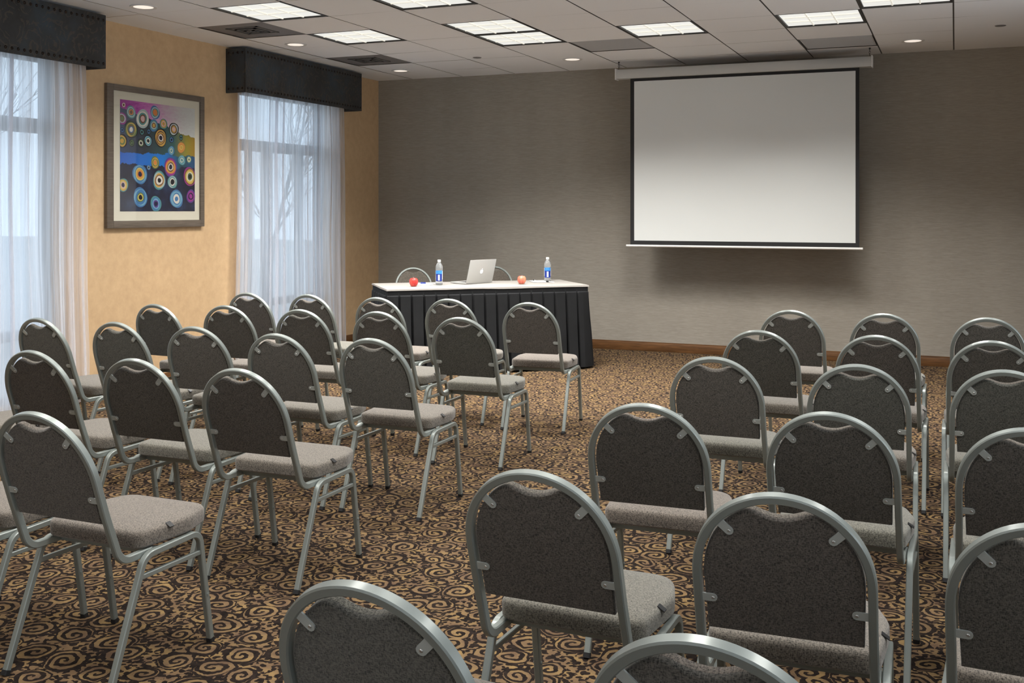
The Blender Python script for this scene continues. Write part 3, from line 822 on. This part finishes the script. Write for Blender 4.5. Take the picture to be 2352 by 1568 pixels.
# ------------------------------------------------------------------ chairs
KS = -.326                               # slope of the back
HN = Vector((0, -1, KS)).normalized()    # rear-facing normal of the hoop plane (y forward, z up)
HU = Vector((0, KS, 1)).normalized()
def HY(z): return .068+KS*(z-.384)
def hp(x, z, n=0.0): return Vector((x, HY(z), z))+HN*n
def hoop_outline(off):
    """closed-form centre line offset: x half width a, apex"""
    a, zs, za = .181, .625, .8205
    return a+off, zs, za+off
def make_chair(label, group):
    t = empty('banquet_chair', label, 'chair', group=group)
    # back hoop, one bent tube from under the seat, over the top and down again
    a, zs, za = hoop_outline(0)
    pts = []
    def side(s):
        raw = [(s*.1825, .205, .3725), (s*.1825, HY(.3725)+.006, .3725), (s*a, HY(zs), zs)]
        return fillet(raw, [0, .055, 0], 8)
    L = side(-1)[:-1]; Rr = side(1)[:-1][::-1]
    arc = []
    for k in range(41):
        th = PI-PI*k/40; q = .92
        x = a*math.copysign(abs(math.cos(th))**1.0, math.cos(th)); z = zs+(za-zs)*math.sin(th)**q
        arc.append(hp(x, z))
    bm = bmesh.new()
    sweep(bm, L[:1]+L[1:]+[hp(-.1775, .5)], (1, 0, 0), .011, .0125, caps=True) if False else None
    path = L+[hp(-.1812, .53), hp(-.1812, .58)]+arc+[hp(.1812, .58), hp(.1812, .53)]+Rr
    # frame varies: use explicit frames
    rings = []; hs, hb, bv = .0097, .0115, .003; n = len(path)
    prof = [(hs-bv, hb), (-hs+bv, hb), (-hs, hb-bv), (-hs, -hb+bv), (-hs+bv, -hb), (hs-bv, -hb), (hs, -hb+bv), (hs, hb-bv)]
    nl = len(L)
    for i, p in enumerate(path):
        T = (path[min(i+1, n-1)]-path[max(i-1, 0)]).normalized()
        if nl <= i < n-nl: B = HN
        else:
            S0 = Vector((1, 0, 0)); B = T.cross(S0).normalized()
            if B.dot(HN) < 0 and p.z > .42: B = -B
        if i < nl or i >= n-nl:
            # plane of bend is x = const: keep normal continuous with HN
            B = Vector((0, -abs(T.z), 0)) if False else (T.cross(Vector((1, 0, 0))) if i < nl else Vector((1, 0, 0)).cross(T)).normalized()
            if i < nl: B = B if (B.y < .3 and True) else B
        S = T.cross(B).normalized(); B = S.cross(T).normalized()
        rings.append([bm.verts.new(p+S*u+B*w) for u, w in prof])
    for i in range(n-1):
        # match rings by nearest rotation to avoid twists
        A, Bq = rings[i], rings[i+1]; m = 8
        best = min(range(m), key=lambda s: sum((A[k].co-Bq[(k+s) % m].co).length for k in range(m)))
        rings[i+1] = [Bq[(k+best) % m] for k in range(m)]; Bq = rings[i+1]
        if sum((A[k].co-Bq[k].co).length for k in range(m)) > sum((A[k].co-Bq[-k % m].co).length for k in range(m)): pass
        for k in range(m): bm.faces.new((A[k], A[(k+1) % m], Bq[(k+1) % m], Bq[k]))
    bm.faces.new(rings[0]); bm.faces.new(rings[-1][::-1])
    bmesh.ops.recalc_face_normals(bm, faces=bm.faces[:])
    link('back_frame', bm, M_TUBE, t)
    # legs and seat rails
    for s in (-1, 1):
        x = s*.2035
        path = fillet([(x, .010, 0), (x, .157, .372), (x, .404, .3755), (x, .462, 0)], [0, .05, .042, 0], 8)
        # split in the middle of the rail
        half = 10
        rear = path[:half]; front = path[half:]
        m0 = rear[-1].lerp(front[0], .25); m1 = rear[-1].lerp(front[0], .75)
        for nm, pp in (('rear_leg', rear+[m0]), ('front_leg', [m1]+front)):
            bm = bmesh.new(); q = list(pp)
            if nm == 'rear_leg': q[0] = q[0].lerp(q[1], .045)
            else: q[-1] = q[-1].lerp(q[-2], .045)
            sweep(bm, q, (1, 0, 0), .0097, .0097, .0025)
            if nm == 'front_leg':
                b0 = Vector((x, .404, .3755)).lerp(Vector((x, .462, 0)), .56); cyl(bm, b0-Vector((s*.0125, 0, 0)), (s, 0, 0), .0045, .025, 10)
            lg = link(nm, bm, M_TUBE, t)
            bm = bmesh.new(); e = pp[0] if nm == 'rear_leg' else pp[-1]; f_ = q[0] if nm == 'rear_leg' else q[-1]
            sweep(bm, [Vector((e.x, e.y, .001)), f_.copy()], (1, 0, 0), .0108, .0108, .003); link('foot_cap', bm, M_RUBBER, lg)
        bm = bmesh.new(); sweep(bm, [m0.copy(), m1.copy()], (1, 0, 0), .0097, .0097, .0025); link('seat_rail', bm, M_TUBE, t)
        bm = bmesh.new(); k = .312/.372
        sweep(bm, [Vector((x, .010+.147*k+.006, .312)), Vector((x, .404+.058*(1-.308/.3755)-.006, .309))], (1, 0, 0), .0075, .0065, .002); link('stretcher', bm, M_TUBE, t)
    # cross tube carrying the seat
    bm = bmesh.new(); box(bm, -.193, .193, .20, .222, .362, .382); box(bm, -.193, .193, .36, .382, .364, .384); link('cross_bar', bm, M_TUBE, t, False)
    # seat cushion
    out = fillet_closed([(-.188, .152), (.188, .152), (.207, .36), (.165, .498), (-.165, .498), (-.207, .36)], [.035, .035, .16, .07, .07, .16], 7)
    def ring(d, z, dome=0):
        if d <= .012: q = offset_poly(out, d)
        else:
            kx, ky = (.205-d)/.205, (.173-d)/.173
            q = [(x*kx, .325+(y-.325)*ky) for x, y in out]
        return [(x, y, z+dome*(1-(x/.2)**2)*.004) for x, y in q]
    bm = bmesh.new()
    loft(bm, [ring(.02, .386), ring(.006, .388), ring(.0, .394), ring(-.001, .410), ring(-.001, .427), ring(.002, .4335), ring(.006, .4375), ring(.012, .4400), ring(.040, .4435, 1), ring(.075, .4455, 1), ring(.11, .447, 1)])
    st = link('seat', bm, M_FABSEAT, t)
    bm = bmesh.new(); loft(bm, [ring(.03, .3845), ring(.03, .387)]); link('base_board', bm, M_DARKBOARD, st, False)
    bm = bmesh.new(); box(bm, .190, .2080, .264, .284, .4395, .4420)
    for v in bm.verts:
        if v.co.x > .2: v.co.z -= .012
    link('fabric_tag', bm, M_BLACK, st, False)
    # backrest pad
    ai, zi = a-.0140, za-.0150
    loop = [(-ai+.0035, .497), (ai-.0035, .497)]
    for k in range(45):
        th = PI*k/44; x = ai*math.cos(th); z = zs+(zi-zs)*max(0, math.sin(th))**.92
        dip = .7735+(.7985-.7735)*(abs(x)/.068)**2
        if abs(x) < .074: z = min(z, dip)
        loop.append((x, z))
    # rounding of notch lips
    lp = loop
    for _ in range(2):
        lp = [lp[i] if not (6 < i < len(lp)-5) else ((lp[i-1][0]+2*lp[i][0]+lp[i+1][0])/4, (lp[i-1][1]+2*lp[i][1]+lp[i+1][1])/4) for i in range(len(lp))]
    def br(d, n): return [hp(x, z, n) for x, z in offset_poly(lp, d)]
    bm = bmesh.new()
    loft(bm, [br(.001, -.004), br(0, -.006), br(0, -.018), br(.003, -.021), br(.010, -.025), br(.022, -.028)])
    bk = link('backrest', bm, M_FABSEAT, t)
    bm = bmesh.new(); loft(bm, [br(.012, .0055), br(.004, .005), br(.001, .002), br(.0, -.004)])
    bp = link('rear_panel', bm, M_FAB, bk); bp['label'] = 'rear panel with shade painted in'
    # brackets with screws
    for s in (-1, 1):
        for (sx, sz, dx, dz) in ((.104, .738, .72, .70), (.146, .575, 1, .0)):
            d = Vector((s*dx, 0, dz)); d = Vector((s*dx, KS*dz, dz)).normalized()
            w = d.cross(HN).normalized()
            L1 = .043 if dz else .0285
            c0 = hp(s*sx, sz, .0056)-d*.006
            bm = bmesh.new(); pts = []
            for k in range(7):
                aa = PI/2+PI*k/6; pts.append(c0+d*.009+d*.0095*math.cos(aa)+w*.0095*math.sin(aa))
            pts += [c0+d*(L1+.008)-w*.0095, c0+d*(L1+.008)+w*.0095]
            loft(bm, [[p for p in pts], [p+HN*.003 for p in pts]])
            br_ = link('bracket', bm, M_CLIP, t)
            bm = bmesh.new(); cyl(bm, c0+d*.009+HN*.003, HN, .0036, .0014, 14, .0026); link('screw', bm, M_STEEL, br_)
    return t
def fillet_closed(pts, rads, seg):
    n = len(pts); out = []
    for i in range(n):
        tri = [(*pts[i-1], 0), (*pts[i], 0), (*pts[(i+1) % n], 0)]
        q = fillet(tri, [0, rads[i], 0], seg)[1:-1]
        out += [(p.x, p.y) for p in q]
    return out

rows_l = {1: 'row nearest the black-skirted table', 2: 'second row from the table', 3: 'third row from the table', 4: 'fourth row from the table', 5: 'row nearest the camera'}
seat_n = {1: 'on the centre aisle', 2: 'second from the aisle', 3: 'third from the aisle', 4: 'fourth from the aisle', 5: 'fifth from the aisle'}
LEFT = [(1, 1, -2.4811, 6.2441, .0814), (1, 2, -3.0619, 6.2917, .0331), (1, 3, -3.5516, 6.2113, -.0066), (1, 4, -4.1122, 6.244, -.0341), (1, 5, -4.595, 6.2055, -.0098),
        (2, 1, -2.4809, 5.2503, .0168), (2, 2, -3.0559, 5.3624, -.0098), (2, 3, -3.544, 5.2992, .0271), (2, 4, -4.1086, 5.3387, .0289), (2, 5, -4.5644, 5.2424, -.0511),
        (3, 1, -2.4498, 4.2493, .0105), (3, 2, -2.9554, 4.2355, -.0027), (3, 3, -3.5152, 4.328, .0444), (3, 4, -4.0297, 4.3413, -.0118), (3, 5, -4.5662, 4.3424, -.0607),
        (4, 1, -2.4387, 3.267, .0077), (4, 2, -2.9752, 3.3214, .0085), (4, 3, -3.5406, 3.3462, -.0089), (4, 4, -4.075, 3.35, .0),
        (5, 1, -2.4594, 2.3549, -.0067), (5, 2, -2.99, 2.35, .01)]
rows_r = {1: 'row nearest the front wall', 2: 'second row from the front wall', 3: 'third row from the front wall', 4: 'fourth row from the front wall', 5: 'fifth row from the front wall', 6: 'row cut by the bottom edge'}
seat_r = {1: 'on the centre aisle', 2: 'second from the centre aisle', 3: 'at the right edge'}
RIGHT = [(1, 1, -.8819, 6.362, -.0095), (1, 2, -.3692, 6.358, -.003), (1, 3, .1643, 6.335, -.0026),
         (2, 1, -.8763, 5.2555, -.03), (2, 2, -.3381, 5.2622, -.0077), (2, 3, .1536, 5.2448, -.0039),
         (3, 1, -.8846, 4.2539, .0112), (3, 2, -.3422, 4.2606, .0266), (3, 3, .1704, 4.3235, -.0004),
         (4, 1, -.8685, 3.1665, .037), (4, 2, -.3328, 3.2416, -.0274), (4, 3, .191, 3.2177, -.0264),
         (5, 1, -.8742, 2.2772, -.0342), (5, 2, -.3369, 2.2961, .0331), (5, 3, .1725, 2.2743, -.0619),
         (6, 1, -.8596, 1.5086, -.07), (6, 2, -.3159, 1.5077, -.0428)]
c0 = None
for blk, rows, seats, data, grp in (('left', rows_l, seat_n, LEFT, 'banquet chairs in the left block'), ('right', rows_r, seat_r, RIGHT, 'banquet chairs in the right block')):
    for r_, s_, x, y, a in data:
        lab = 'grey banquet chair, %s block, %s, %s' % (blk, rows[r_], seats[s_])
        if c0 is None:
            c0 = make_chair(lab, grp); c0.location = (x, y, 0); c0.rotation_euler = (0, 0, a)
        else:
            c = dup(c0, (x, y, 0), a, lab); c['group'] = grp
for x, y, lab in ((-5.006, 9.40, 'presenter chair facing the seats behind the left end of the table'), (-4.35, 9.94, 'presenter chair facing the seats, half hidden behind the laptop')):
    c = dup(c0, (x, y, 0), R(-140.4), lab); c['group'] = 'presenter chairs behind the table'
